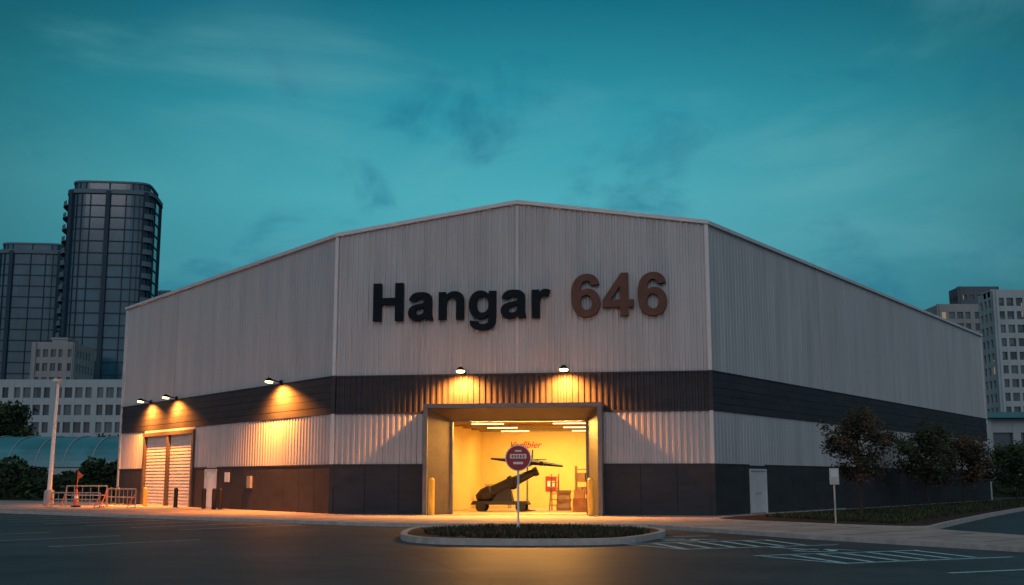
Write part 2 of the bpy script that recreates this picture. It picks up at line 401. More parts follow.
# roller shutters left
mb=MB()
FL.box(mb,16.0,24.0,-.1,.07,4.2,Z2,'cladding')
for a,b in ((16.0,16.25),(19.85,20.1),(23.75,24.0)): FL.box(mb,a,b,-.1,.16,.12,4.35,'portal_d')
FL.box(mb,15.98,24.02,-.1,.18,4.2,4.42,'portal_d')
for a,b in ((16.25,19.85),(20.1,23.75)):
    n=22; h=4.08/n
    for i in range(n):
        z=.12+i*h
        mb.hexa([FL.p(a,-.015,z),FL.p(b,-.015,z),FL.p(b,-.1,z),FL.p(a,-.1,z),FL.p(a,-.045,z+h),FL.p(b,-.045,z+h),FL.p(b,-.1,z+h),FL.p(a,-.1,z+h)],'shutter')
mb.obj('roller_shutters',hg)
def door(mb,F,s0,s1,h,leafs=1,k='white'):
    F.box(mb,s0,s0+.08,-.1,.1,.12,h+.08,'trim'); F.box(mb,s1-.08,s1,-.1,.1,.12,h+.08,'trim'); F.box(mb,s0+.08,s1-.08,-.1,.1,h,h+.08,'trim')
    w=(s1-s0-.16)/leafs
    for i in range(leafs):
        a=s0+.08+i*w; F.box(mb,a+.01,a+w-.01,-.08,.04,.14,h-.01,k); F.box(mb,a+(w-.22 if i==0 else .1),a+(w-.1 if i==0 else .22),.04,.1,1.0,1.05,'steel')
mb=MB(); door(mb,FL,12.7,14.3,2.1); door(mb,FR,3.6,5.5,2.02,2,'trim'); mb.obj('personnel_doors',hg)
mb=MB(); FL.box(mb,11.0,11.6,.075,.1,1.5,2.0,'white'); mb.obj('wall_notice',hg)

def wall_lamp(F,s,z,e,size=150):
    r=root('wall_lamp')
    mb=MB(); F.box(mb,s-.12,s+.12,.1,.16,z-.12,z+.12,'black')
    mb.tube(F.p(s,.14,z),F.p(s,.72,z+.16),.03,.03,'black',8)
    mb.tube(F.p(s,.72,z+.2),F.p(s,.76,z+.02),.08,.24,'black',14,False)
    mb.obj('bracket_and_shade',r)
    m2=MB(); m2.tube(F.p(s,.755,z+.03),F.p(s,.76,z-.03),.19,.17,'lampglow',14); m2.obj('lens',r)
    l=bpy.data.lights.new('lamp_light','SPOT'); l.energy=e; l.color=(1,.27,.035); l.spot_size=math.radians(size); l.spot_blend=.85; l.shadow_soft_size=.10
    o=bpy.data.objects.new('lamp_light',l); o.location=F.p(s,.74,z-.1)
    d=Vector(F.p(s,.1,3.9))-Vector(F.p(s,.76,z)); o.rotation_euler=d.to_track_quat('-Z','Y').to_euler()
    sc.collection.objects.link(o); o.parent=r
wall_lamp(FF,6.0,6.3,7500); wall_lamp(FF,10.56,6.3,7500)
wall_lamp(FL,5.2,6.3,8500); wall_lamp(FL,18.9,6.3,6200); wall_lamp(FL,23.1,6.3,6200)

# lettering ---------------------------------------------------------------
G={
'H':(1479,"M150 0 L150 1466 L446 1466 L446 889 L1026 889 L1026 1466 L1322 1466 L1322 0 L1026 0 L1026 641 L446 641 L446 0 Z"),
'a':(1139,"M357 738 L108 783 Q150 934 252 1010 T555 1086 Q738 1086 828 1043 T955 933 T991 689 L988 369 Q988 232 1001 167 T1051 0 L779 0 Q768 27 753 81 Q746 105 743 113 Q672 44 592 10 T420 -24 Q259 -24 166 63 T73 285 Q73 373 115 442 T233 548 T451 611 Q636 646 707 676 L707 703 Q707 779 669 812 T528 844 Q458 844 419 817 T357 738 Z M707 515 Q656 498 545 474 T400 428 Q349 392 349 336 Q349 281 390 241 T494 201 Q565 201 629 247 Q677 282 692 333 Q702 366 702 459 L707 515 Z"),
'n':(1251,"M1113 0 L832 0 L832 542 Q832 714 814 764 T756 843 T657 871 Q584 871 526 831 T447 725 T425 481 L425 0 L144 0 L144 1062 L405 1062 L405 906 Q544 1086 755 1086 Q848 1086 925 1053 T1041 967 T1096 854 T1112 660 L1113 0 Z"),
'g':(1251,"M121 -70 L442 -109 Q450 -165 479 -186 Q519 -216 605 -216 Q715 -216 770 -183 Q807 -161 826 -112 Q839 -77 839 17 L839 172 Q713 0 521 0 Q307 0 182 181 Q84 324 84 537 Q84 804 212 945 T532 1086 Q729 1086 857 913 L857 1062 L1120 1062 L1120 109 Q1120 -79 1089 -172 T1002 -318 T853 -402 T615 -432 Q343 -432 229 -339 T115 -102 Q115 -88 121 -70 Z M372 553 Q372 384 437 306 T599 227 Q702 227 773 307 T844 546 Q844 711 776 791 T604 871 Q503 871 438 793 T372 553 Z"),
'r':(797,"M416 0 L135 0 L135 1062 L396 1062 L396 911 Q463 1018 516 1052 T638 1086 Q734 1086 823 1033 L736 788 Q665 834 604 834 Q545 834 504 802 T440 684 T416 328 L416 0 Z"),
'6':(1139,"M1053 1108 L781 1078 Q771 1162 729 1202 T620 1242 Q531 1242 470 1162 T392 829 Q497 953 653 953 Q829 953 955 819 T1080 473 Q1080 248 948 112 T609 -24 Q387 -24 244 148 T101 714 Q101 1116 250 1294 T636 1472 Q803 1472 912 1378 T1053 1108 Z M416 496 Q416 358 479 283 T624 208 Q702 208 754 269 T806 469 Q806 612 750 678 T610 745 Q529 745 473 682 T416 496 Z"),
'4':(1139,"M638 0 L638 295 L38 295 L38 541 L674 1472 L910 1472 L910 542 L1092 542 L1092 295 L910 295 L910 0 Z M638 542 L638 1043 L301 542 Z")}
def flat(path):
    tok=path.replace('M',' M ').replace('L',' L ').replace('Q',' Q ').replace('T',' T ').replace('Z',' Z ').split()
    i=0; out=[]; cur=[]; p=None; ctl=None
    while i<len(tok):
        c=tok[i]; i+=1
        if c=='M': p=(float(tok[i]),float(tok[i+1])); i+=2; cur=[p]; ctl=None
        elif c=='L': p=(float(tok[i]),float(tok[i+1])); i+=2; cur.append(p); ctl=None
        elif c in 'QT':
            if c=='Q': ctl=(float(tok[i]),float(tok[i+1])); i+=2
            else: ctl=(2*p[0]-ctl[0],2*p[1]-ctl[1]) if ctl else p
            e=(float(tok[i]),float(tok[i+1])); i+=2
            for k in range(1,7):
                t=k/6; cur.append(((1-t)**2*p[0]+2*t*(1-t)*ctl[0]+t*t*e[0],(1-t)**2*p[1]+2*t*(1-t)*ctl[1]+t*t*e[1]))
            p=e
        elif c=='Z':
            if (Vector(cur[0])-Vector(cur[-1])).length<1: cur.pop()
            out.append(cur)
    return out
def letter(ch, scale, s, z, facek, parent, dep=.09):
    cu=bpy.data.curves.new('glyph','CURVE'); cu.dimensions='2D'; cu.fill_mode='BOTH'; cu.extrude=dep; cu.bevel_depth=.012; cu.bevel_resolution=1
    for loop in flat(G[ch][1]):
        sp=cu.splines.new('POLY'); sp.points.add(len(loop)-1)
        for q,(x,y) in zip(sp.points,loop): q.co=(x*scale,y*scale,0,1)
        sp.use_cyclic_u=True
    t=bpy.data.objects.new('tmp',cu); sc.collection.objects.link(t)
    bpy.context.view_layer.update()
    me=bpy.data.meshes.new_from_object(t.evaluated_get(bpy.context.evaluated_depsgraph_get()))
    bpy.data.objects.remove(t)
    me.materials.clear(); me.materials.append(M['blackedge']); me.materials.append(M[facek])
    for p in me.polygons: p.material_index = 1 if p.normal.z>.9 else 0; p.use_smooth=False
    o=bpy.data.objects.new('letter_'+ch,me); sc.collection.objects.link(o)
    o.location=FF.p(s,.09+dep,z); o.rotation_euler=(math.pi/2,0,math.atan2(-2.72,16.59)); o.parent=parent
def word(w, sc_, s, z, k, name):
    r=root(name)
    for ch in w:
        letter(ch,sc_,s,z,k,r); s+=G[ch][0]*sc_
word('Hangar',.001165,1.66,8.70,'black','hangar_name_letters')
word('646',.00128,10.74,8.70,'brown','hangar_number_letters')

# ---------------------------------------------------------------- things inside the door
r=root('display_cannon')
c=Vector(FF.p(7.0,-4.5,0)); ex=FF.d; ey=-FF.n
def C(a,b,z): q=c+ex*a+ey*b; return (q.x,q.y,z)
mb=MB()
for a in (-1.0,.9):
    mb.tube(C(a,-.5,.36),C(a,-.38,.36),.24,.24,'gun',16); mb.tube(C(a,.38,.36),C(a,.5,.36),.24,.24,'gun',16); mb.tube(C(a,-.5,.36),C(a,.5,.36),.05,.05,'gun')
mb.hexa([C(-1.5,-.4,.45),C(1.3,-.4,.45),C(1.3,.4,.45),C(-1.5,.4,.45),C(-1.4,-.36,.62),C(1.2,-.36,.62),C(1.2,.36,.62),C(-1.4,.36,.62)],'gun')
mb.hexa([C(-.5,-.3,.6),C(.5,-.3,.6),C(.5,.3,.6),C(-.5,.3,.6),C(-.1,-.2,1.2),C(.35,-.2,1.3),C(.35,.2,1.3),C(-.1,.2,1.2)],'gun')
mb.obj('wheeled_carriage',r,bevel=.02)
mb=MB()
pts=[((-1.25,.72),.20),((-.95,.84),.36),((-.55,1.0),.38),((-.5,1.02),.31),((.3,1.42),.28),((.34,1.44),.34),((.5,1.52),.34),((.54,1.54),.24),((1.45,1.95),.17),((1.5,1.97),.22),((1.66,2.04),.22)]
for (p,ra),(q,rb) in zip(pts,pts[1:]): mb.tube(C(p[0],0,p[1]),C(q[0],0,q[1]),ra,rb,'gun',18)
mb.obj('barrel',r)
r=root('model_aeroplane')
mb=MB(); z=2.5
def D(a,b,zz): q=Vector(FF.p(8.0,-5.5,0))+ex*a+ey*b; return (q.x,q.y,zz)
mb.tube(D(0,-1.5,z-.05),D(0,-1.1,z),.08,.24,'gun',16); mb.tube(D(0,-1.1,z),D(0,.6,z),.24,.26,'gun',16); mb.tube(D(0,.6,z),D(0,2.0,z+.1),.26,.06,'gun',16)
def wing(a0,a1,z0,z1,c0,c1):
    mb.hexa([D(a0,-c0,z0-.17),D(a1,-c1,z1-.04),D(a1,c1*.6,z1-.01),D(a0,c0,z0-.06),D(a0,-c0,z0+.02),D(a1,-c1,z1+.03),D(a1,c1*.6,z1+.06),D(a0,c0,z0+.16)],'gun')
wing(0,-1.75,z,z+.12,.6,.22); wing(0,1.75,z,z-.25,.6,.22)
for a,zz in ((-.8,z+.03),(.8,z-.13)): mb.tube(D(a,-.85,zz),D(a,.3,zz),.11,.09,'gun',12)
mb.hexa([D(-.7,1.6,z+.12),D(.7,1.6,z+.08),D(.7,1.9,z+.08),D(-.7,1.9,z+.12),D(-.7,1.6,z+.16),D(.7,1.6,z+.12),D(.7,1.9,z+.12),D(-.7,1.9,z+.16)],'gun')
mb.hexa([D(-.02,1.4,z+.1),D(.02,1.4,z+.1),D(.02,2.0,z+.1),D(-.02,2.0,z+.1),D(-.02,1.8,z+.6),D(.02,1.8,z+.6),D(.02,2.0,z+.6),D(-.02,2.0,z+.6)],'gun')
mb.tube(D(0,.1,.13),D(0,.1,z-.1),.05,.04,'steel',10); mb.tube(D(0,.1,.13),D(0,.1,.2),.45,.4,'steel',16)
mb.obj('fuselage_wings_and_stand',r)
r=root('storage_shelf')
mb=MB(); a0,a1=10.1,11.9; d0,d1=-8.2,-7.5
for s in (a0,a1-.06):
    for d in (d0,d1-.06): FF.box(mb,s,s+.06,d,d+.06,.13,2.3,'wood')
for zz in (.3,.9,1.5,2.1): FF.box(mb,a0+.01,a1-.01,d0+.01,d1-.01,zz,zz+.05,'wood')
mb.obj('rack',r)
mb=MB(); 
for zz in (.35,.95,1.55):
    s=a0+.1
    while s<a1-.4:
        w=random.uniform(.2,.42); h=random.uniform(.2,.48); FF.box(mb,s,s+w,d0+.1,d1-.08,zz+.003,zz+h,random.choice(['card','red','white','wood','gun','wood'])); s+=w+.05
mb.obj('boxes',r,bevel=.01)
r=root('wooden_crate')
mb=MB(); FF.box(mb,9.3,9.9,-7.4,-6.8,.14,1.1,'card')
for zz in (.14,.56,.98): FF.box(mb,9.26,9.94,-7.44,-6.76,zz+.003,zz+.12,'wood')
FF.box(mb,10.3,10.95,-5.2,-4.6,.14,.75,'wood'); FF.box(mb,10.35,10.85,-5.15,-4.65,.753,1.15,'card')
mb.obj('crate_boards',r)
r=root('tool_cabinet')
mb=MB(); FF.box(mb,11.1,12.3,-9.6,-9.0,.14,1.9,'wood')
for zz in (.2,.62,1.04,1.46): FF.box(mb,11.16,12.24,-9.0,-8.97,zz,zz+.36,'card')
mb.obj('cabinet_and_drawers',r)
r=root('step_ladder')
mb=MB()
for a in (9.0,9.35):
    mb.tube(FF.p(a,-6.2,.14),FF.p(a+.05,-6.6,1.9),.03,.03,'wood',6); mb.tube(FF.p(a,-7.1,.14),FF.p(a+.05,-6.65,1.9),.03,.03,'wood',6)
for i in range(6): mb.tube(FF.p(9.0,-6.2-.06*i,.4+i*.27),FF.p(9.37,-6.2-.06*i,.4+i*.27),.025,.025,'wood',6)
mb.obj('ladder_frame',r)
r=root('wall_poster')
mb=MB(); FF.box(mb,7.9,8.5,-12.98,-12.94,1.0,1.8,'red'); FF.box(mb,8.0,8.4,-12.94,-12.93,1.25,1.55,'white'); mb.obj('poster_sheet',r)
r=root('work_bench')
mb=MB(); FF.box(mb,4.8,6.4,-11,-10.2,.95,1.02,'wood')
for s in (4.85,6.27):
    for d in (-10.95,-10.3): FF.box(mb,s,s+.08,d,d+.08,.14,.95,'steel')
FF.box(mb,5.0,5.5,-10.8,-10.4,1.023,1.4,'card'); FF.box(mb,5.7,6.1,-10.8,-10.5,1.023,1.25,'gun')
mb.obj('bench_and_tools',r)
tc=bpy.data.curves.new('script_lettering','FONT'); tc.body='Vagfibler'; tc.size=.5; tc.shear=.35; tc.extrude=.01; tc.offset=.002; tc.align_x='CENTER'
to=bpy.data.objects.new('interior_wall_lettering',tc); sc.collection.objects.link(to); tc.materials.append(M['red'])
to.location=FF.p(6.75,-12.95,3.35); to.rotation_euler=(math.pi/2,0,math.atan2(-2.72,16.59))

# ---------------------------------------------------------------- street furniture
def bollard(x,y,h,rad,k):
    r=root('bollard'); mb=MB(); z=.118
    mb.tube((x,y,z),(x,y,z+.03),rad*1.6,rad*1.6,'steel',14); mb.tube((x,y,z+.03),(x,y,z+h),rad,rad,k,16); mb.tube((x,y,z+h),(x,y,z+h+.07),rad,rad*.5,k,16)
    mb.obj('post',r)
q=FF.p(4.95,1.6,0); bollard(q[0],q[1],1.5,.13,'yellow'); q=FF.p(11.75,1.6,0); bollard(q[0],q[1],1.5,.13,'yellow')
for t,k in ((9.2,'gun'),(10.0,'gun'),(11.3,'gun'),(15.2,'gun'),(19.95,'yellow'),(24.6,'gun'),(26.0,'gun')):
    q=FL.p(t,1.3,0); bollard(q[0],q[1],1.0,.11,k)

r=root('traffic_sign'); mb=MB(); x,y=.19,35.6
mb.tube((x,y,.13),(x,y,2.3),.035,.035,'white',10); mb.tube((x,y,.13),(x,y,.2),.1,.1,'steel',12); mb.obj('pole',r)
mb=MB(); z=2.27
mb.tube((x,y-.04,z),(x,y-.06,z),.40,.40,'white',36); mb.tube((x,y-.06,z),(x,y-.066,z),.37,.37,'red',36); 
mb.box(x-.25,x+.25,y-.072,y-.064,z-.015,z+.12,'white'); mb.box(x-.15,x+.15,y-.072,y-.064,z-.19,z-.12,'white'); mb.box(x-.1,x+.1,y-.072,y-.064,z+.19,z+.24,'white')
mb.box(x-.05,x+.05,y-.04,y+.04,z-.1,z+.1,'steel'); mb.obj('sign_plate',r)
mb=MB()
for i in range(5): mb.box(x-.2+i*.085,x-.15+i*.085,y-.076,y-.071,z+.01,z+.09,'red')
mb.obj('sign_text',r)

r=root('street_sign'); mb=MB(); x,y=11.0,39.6
mb.tube((x,y,.1),(x,y,2.0),.03,.03,'steel',8); mb.box(x-.16,x+.16,y-.05,y-.03,1.45,2.0,'steel'); mb.box(x-.12,x+.12,y-.058,y-.052,1.7,1.95,'trim'); mb.obj('pole_and_plate',r)

r=root('street_lamp'); mb=MB(); x,y=-26.9,67.5
mb.tube((x,y,.0),(x,y,1.0),.3,.27,'kerb',16); mb.tube((x,y,1.0),(x,y,1.06),.2,.18,'steel',12)
mb.tube((x,y,1.06),(x+.12,y,7.2),.13,.08,'white',12); mb.tube((x+.12,y,7.15),(x+.35,y-.5,7.35),.05,.05,'white',8)
mb.hexa([(x+.2,y-1.05,7.28),(x+.5,y-1.05,7.28),(x+.5,y-.45,7.28),(x+.2,y-.45,7.28),(x+.24,y-1.0,7.42),(x+.46,y-1.0,7.42),(x+.46,y-.5,7.46),(x+.24,y-.5,7.46)],'trim')
mb.obj('base_pole_and_head',r)

def railing(p0,p1,h):
    r=root('metal_railing'); mb=MB(); p0=Vector((*p0,.12)); p1=Vector((*p1,.12)); n=int((p1-p0).length/.45)
    up=Vector((0,0,1))
    for zz in (.15,h*.55,h): mb.tube(p0+up*zz,p1+up*zz,.03,.03,'steel',8)
    for i in range(n+1):
        q=p0.lerp(p1,i/n); rr=.035 if i in(0,n) else .018
        mb.tube(q+up*(.0 if i in (0,n) else .15),q+up*h,rr,rr,'steel',6)
    dd=(p1-p0).normalized(); nn=Vector((-dd.y,dd.x,0))
    for e in (p0,p1):
        mb.tube(e-nn*.45+up*.02,e+nn*.45+up*.02,.03,.03,'steel',6); mb.tube(e-nn*.45+up*.03,e+up*h*.8,.025,.025,'orange',6)
    mb.obj('rails',r)
railing((-25.4,66.2),(-22.9,65.6),1.15); railing((-22.8,65.5),(-20.4,63.0),1.0); railing((-25.2,63.6),(-22.2,62.6),.8)
r=root('traffic_delineator'); mb=MB(); x,y=-24.3,64.8
mb.tube((x,y,.118),(x,y,.2),.26,.24,'black',12); mb.tube((x,y,.2),(x,y,1.1),.16,.05,'orange',14); mb.tube((x,y,.6),(x,y,.75),.12,.10,'white',14)
mb.tube((x,y,1.1),(x+.03,y,2.1),.025,.025,'orange',8); mb.poly([(x+.03,y,2.1),(x+.34,y-.02,1.85),(x+.03,y,1.6)],'orange'); mb.obj('cone_and_flag',r)

# ---------------------------------------------------------------- vegetation
def tree(name,x,y,h,w,n,ls,k1,k2,seed,z0=.12,trunk=.3):
    rd=random.Random(seed); r=root(name); mb=MB(); tips=[]
    th=h*trunk; bx=rd.uniform(-.04,.04)*h; by=rd.uniform(-.05,.05)*h
    P=[Vector((x,y,z0)),Vector((x+bx*.3,y+by*.3,z0+th)),Vector((x+bx*.6,y+by*.6,z0+h*.6)),Vector((x+bx,y+by,z0+h*.93))]
    rr=[.022*h,.016*h,.010*h,.003*h]
    for i in range(3): mb.tube(P[i],P[i+1],rr[i],rr[i+1],'bark',8)
    for i in range(17):
        f=.15+.85*i/17; zz=z0+h*(trunk*.75+(1-trunk*.75)*.85*f); a=i*2.4+rd.uniform(-.4,.4)
        base=P[1].lerp(P[3],max(0,(zz-z0-th)/(h*.93-th)))
        env=math.sin(math.pi*min(1,max(.08,(.25+.72*f))))**.6
        L=w*.45*env*rd.uniform(.7,1.1)
        e=base+Vector((math.cos(a)*L,math.sin(a)*L,L*rd.uniform(.3,.8)))
        mb.tube(base,e,.007*h,.002*h,'bark',5,False)
        for j in range(4):
            s=base.lerp(e,rd.uniform(.35,.95)); t=s+Vector((rd.gauss(0,1),rd.gauss(0,1),rd.gauss(.3,.7)))*w*.09
            mb.tube(s,t,.003*h,.001*h,'bark',4,False); tips.append(t); 
        tips.append(e)
    tips.append(P[3])
    mb.obj('trunk_and_limbs',r)
    lb=MB()
    tone={}
    for i in range(n):
        ti=rd.randrange(len(tips)); t=tips[ti]; g=t+Vector((rd.gauss(0,1),rd.gauss(0,1),rd.gauss(0,.85)))*w*.062
        u=Vector((rd.gauss(0,1),rd.gauss(0,1),rd.gauss(0,1))).normalized(); v=u.orthogonal().normalized(); s=ls*rd.uniform(.6,1.3)
        tn=tone.setdefault(ti,rd.random())
        lb.poly([g-u*s,g-v*s*.5,g+u*s,g+v*s*.5], k2 if rd.random()<.12+.55*(tn>.65) else k1)
    lb.obj('leaves',r)
tree('ornamental_tree',14.2,47.3,4.3,2.9,5500,.08,'leafr1','leafr2',11,.15)
tree('ornamental_tree',23.8,66.5,4.4,3.6,6500,.10,'leafr1','leafg2',4,.15,.2)
tree('ornamental_tree',28.2,72.5,4.2,3.6,6000,.11,'leafr1','leafr2',5,.15,.2)
tree('ornamental_tree',34.8,80,3.9,3.8,7000,.11,'leafg1','leafg2',6,.15,.15)
tree('ornamental_tree',44,94,5.0,4.6,6000,.14,'leafg1','leafg2',16,.1,.15)
for i,(x,y,h,w) in enumerate([(-66,150,11.5,8),(-72,160,12,9),(-46,140,6,6),(-52,145,6.5,6)]):
    tree('broadleaf_tree',x,y,h,w,6000,.28,'leafg1','leafg2',30+i,0,.2)
def hedge(name,x0,x1,y,dep,h,n,s):
    mb=MB(); rd=random.Random(int(x0*3))
    mb.box(x0+.3,x1-.3,y-dep*.3,y+dep*.3,0,h*.6,'leafg1')
    for i in range(n):
        x=rd.uniform(x0,x1); hh=h*(.75+.25*math.sin(x*.7)+.12*math.sin(x*2.3+1)); zz=hh*rd.random()**.6; yy=y+rd.uniform(-.5,.5)*dep*(1-.3*(zz/hh))
        u=Vector((rd.gauss(0,1),rd.gauss(0,1),rd.gauss(0,1))).normalized(); v=u.orthogonal().normalized(); g=Vector((x,yy,zz)); q=s*rd.uniform(.6,1.4)
        mb.poly([g-u*q,g-v*q*.6,g+u*q,g+v*q*.6],'leafg2' if rd.random()<.25+.25*math.sin(x*1.7) else 'leafg1')
    mb.obj(name)
hedge('hedge',-60,-29,97,4,3.0,14000,.22)
hedge('hedge',-95,-27,120,4,3.6,9000,.3)
hedge('hedge',36,90,112,3,2.2,6000,.25)

# ---------------------------------------------------------------- city buildings
def superell(cx,cy,rx,ry,n=56,e=3.0,rot=0):
    o=[]
    for i in range(n):
        t=2*math.pi*i/n; c,s=math.cos(t),math.sin(t)
        X=rx*math.copysign(abs(c)**(2/e),c); Y=ry*math.copysign(abs(s)**(2/e),s)
        o.append((cx+X*math.cos(rot)-Y*math.sin(rot), cy+X*math.sin(rot)+Y*math.cos(rot)))
    return o
def tower(name,cx,cy,rx,ry,nf,fh,zones,crown,rot=0):
    r=root(name); N=72; E=5.5
    pl=superell(cx,cy,rx,ry,N,E,rot); H=nf*fh
    mb=MB(); mb.prism(pl,0,H,'tglass'); mb.obj('glass_walls',r)
    mb=MB(); ou=offset(pl,-.2); bal=offset(pl,-1.4)
    for f in range(1,nf+1):
        z=f*fh
        mb.ring(ou,offset(pl,.2),z-.3,z,'tfin')
        for i in range(N):
            a=360*(i+.5)/N; a=a-360 if a>180 else a
            if any(z0<=a<=z1 for z0,z1 in zones) and f<nf:
                j=(i+1)%N; A,B,Cc,Dd=bal[i],bal[j],pl[j],pl[i]
                mb.hexa([(*A,z-.3),(*B,z-.3),(*Cc,z-.3),(*Dd,z-.3),(*A,z+.0),(*B,z+.0),(*Cc,z),(*Dd,z)],'tslab')
                A2=Vector(A).lerp(Vector(Dd),.06); B2=Vector(B).lerp(Vector(Cc),.06)
                mb.poly([(*A2,z),(*B2,z),(*B2,z+1.0),(*A2,z+1.0)],'tslab')
    mb.obj('floor_slabs_and_balconies',r)
    mb=MB(); acc=0; lastp=Vector(pl[0]); cnt=0
    for i in range(N):
        p=Vector(pl[i]); acc+=(p-lastp).length; lastp=p
        if acc<1.3: continue
        acc=0; cnt+=1
        big=(cnt%4==0)
        q2=Vector(pl[(i+1)%N])-Vector(pl[i-1]); t=q2.normalized(); d=Vector((t.y,-t.x))
        w=.09 if not big else .55; o=p+d*(.34 if not big else .8)
        q=[o-t*w,o+t*w,p+t*w,p-t*w]; mb.prism([tuple(v) for v in q],0,H+.6,'tfin')
    mb.obj('vertical_fins',r)
    mb=MB(); c1=superell(cx,cy,rx*.9,ry*.9,N,E,rot); mb.prism(c1,H,H+crown,'tglass'); mb.ring(offset(pl,-.5),offset(pl,.5),H-.1,H+1.0,'tslab'); c2=superell(cx,cy,rx*.93,ry*.93,N,E,rot); mb.prism(c2,H+crown,H+crown+.5,'tslab')
    for i in range(0,N,3):
        p=c1[i]; mb.tube((*p,H),(*p,H+crown),.2,.2,'tfin',5,False)
    mb.box(cx-2,cx+2,cy-2,cy+2,H+crown+.5,H+crown+1.6,'tfin'); mb.obj('crown',r)
tower('glass_tower',-106.5,300,10.8,9,24,3.15,[(-180,-135),(-55,-28)],3.0,.12)
tower('glass_tower',-142.8,340,10.2,9,21,3.22,[(-178,-135),(-55,-20)],2.8,.12)
tower('glass_tower',-122.5,400,8,8,20,3.2,[(-90,-10)],2)

def block(name,x0,x1,y0,y1,H,nf,bay,k,parapet=1.0,z0=0,pent=None,rot=0,bf=.24,pw=.38):
    r=root(name,((x0+x1)/2,(y0+y1)/2,0)); r.rotation_euler=(0,0,rot)
    hx=(x1-x0)/2; hy=(y1-y0)/2
    mb=MB(); mb.box(-hx+.35,hx-.35,-hy+.35,hy-.35,z0,H-.2,'win'); mb.obj('glazing',r)
    mb=MB(); fh=(H-z0)/nf
    for f in range(nf+1):
        z=z0+f*fh; a=z-fh*bf if f else z; b=min(z+fh*bf,H) if f<nf else H+parapet
        mb.box(-hx,hx,-hy,hy,a,b,k)
    mb.obj('floor_bands',r)
    mb=MB()
    nx=max(2,int(round(2*hx/bay))); ny=max(2,int(round(2*hy/bay)))
    for i in range(nx+1):
        x=-hx+i*2*hx/nx; w=pw*(2 if i%4==0 else 1)
        mb.box(x-w,x+w,-hy-.04,-hy+.5,z0,H+parapet-.03,k)
    for i in range(ny+1):
        y=-hy+i*2*hy/ny; w=.4
        for xx in (-hx,hx): mb.box(xx-.07,xx+.07 if xx>0 else xx+.5,y-w,y+w,z0,H+parapet-.03,k)
    mb.obj('piers',r)
    if pent:
        mb=MB()
        for (a,b,h) in pent:
            mb.box(-hx+a*2*hx,-hx+b*2*hx,-hy*.5,hy*.5,H,H+h,k); mb.box(-hx+a*2*hx-.2,-hx+b*2*hx+.2,-hy*.5-.2,hy*.5+.2,H+h,H+h+.4,k)
        mb.obj('penthouse',r)
    return r
block('office_block',-112,-67.3,205,225,18.6,6,1.9,'bwhite',.8,0,None,0,.2,.25)
block('apartment_block',-110,-101,262,275,32,10,1.8,'bbeige',1,0,[(.3,.7,2)],0,.22,.3)
block('apartment_block',107,136,250,259,42,14,2.0,'bwhite',1.2,0,[(.0,.2,1.2)],0,.2,.28)
block('apartment_block',114,136,302,314,46.5,15,2.2,'bbeige',1.5,0,None,0,.2,.3)
block('apartment_block',131,142,330,338,56,17,2.2,'bdark',1.5,0,[(.2,.8,1)],.0,.3)
block('low_commercial_building',46,80,112,130,7.0,2,3.2,'bwhite',.5)
mb=MB(); mb.box(45.2,81,111,131,7.55,8.1,'teal'); mb.obj('canopy_roof')

# barrel-vault glasshouse
r=root('glasshouse'); mb=MB(); N=16; x0,x1=-90,-43.5; yc=135; ry=7; 
prev=None
for i in range(N+1):
    t=math.pi*i/N; p=(yc-ry*math.cos(t),3.0+3.6*math.sin(t))
    if prev: mb.poly([(x0,prev[0],prev[1]),(x1,prev[0],prev[1]),(x1,p[0],p[1]),(x0,p[0],p[1])],'vault')
    prev=p
mb.poly([(x1,yc-ry*math.cos(math.pi*i/N),3+3.6*math.sin(math.pi*i/N)) for i in range(N+1)],'vault')
mb.box(x0,x1,yc-ry,yc+ry,0,2.9,'bwhite'); mb.obj('vault_and_walls',r)
mb=MB(); x=x0
while x<=x1+.1:
    for i in range(N):
        t0=math.pi*i/N; t1=math.pi*(i+1)/N
        mb.tube((x,yc-ry*math.cos(t0),3.03+3.65*math.sin(t0)),(x,yc-ry*math.cos(t1),3.03+3.65*math.sin(t1)),.06,.06,'bwhite',5,False)
    x+=3.1
mb.obj('ribs',r)

# ---------------------------------------------------------------- world (dusk sky)
w=bpy.data.worlds.new('World'); sc.world=w; w.use_nodes=True; nt=w.node_tree; nt.nodes.clear()
out=nt.nodes.new('ShaderNodeOutputWorld'); bg=nt.nodes.new('ShaderNodeBackground'); nt.links.new(bg.outputs[0],out.inputs[0])
tcn=nt.nodes.new('ShaderNodeTexCoord'); sep=nt.nodes.new('ShaderNodeSeparateXYZ'); nt.links.new(tcn.outputs['Generated'],sep.inputs[0])
rp=nt.nodes.new('ShaderNodeValToRGB'); nt.links.new(sep.outputs['Z'],rp.inputs[0])
stops=[(0.0,(.035,.22,.31)),(.12,(.045,.265,.355)),(.24,(.066,.37,.44)),(.31,(.026,.285,.365)),(.42,(.001,.125,.195)),(1.0,(.004,.09,.14))]
cr=rp.color_ramp
cr.elements[0].position=0; cr.elements[0].color=(*stops[0][1],1); cr.elements[1].position=1; cr.elements[1].color=(*stops[-1][1],1)
for p,c_ in stops[1:-1]:
    e=cr.elements.new(p); e.color=(*c_,1)
ax=nt.nodes.new('ShaderNodeVectorMath'); ax.operation='DOT_PRODUCT'; ax.inputs[1].default_value=(.0,.965,.25); nt.links.new(tcn.outputs['Generated'],ax.inputs[0])
mr=nt.nodes.new('ShaderNodeMapRange'); mr.inputs['From Min'].default_value=.86; mr.inputs['From Max'].default_value=1.0; mr.inputs['To Min'].default_value=.34; mr.inputs['To Max'].default_value=1.08
nt.links.new(ax.outputs['Value'],mr.inputs['Value'])
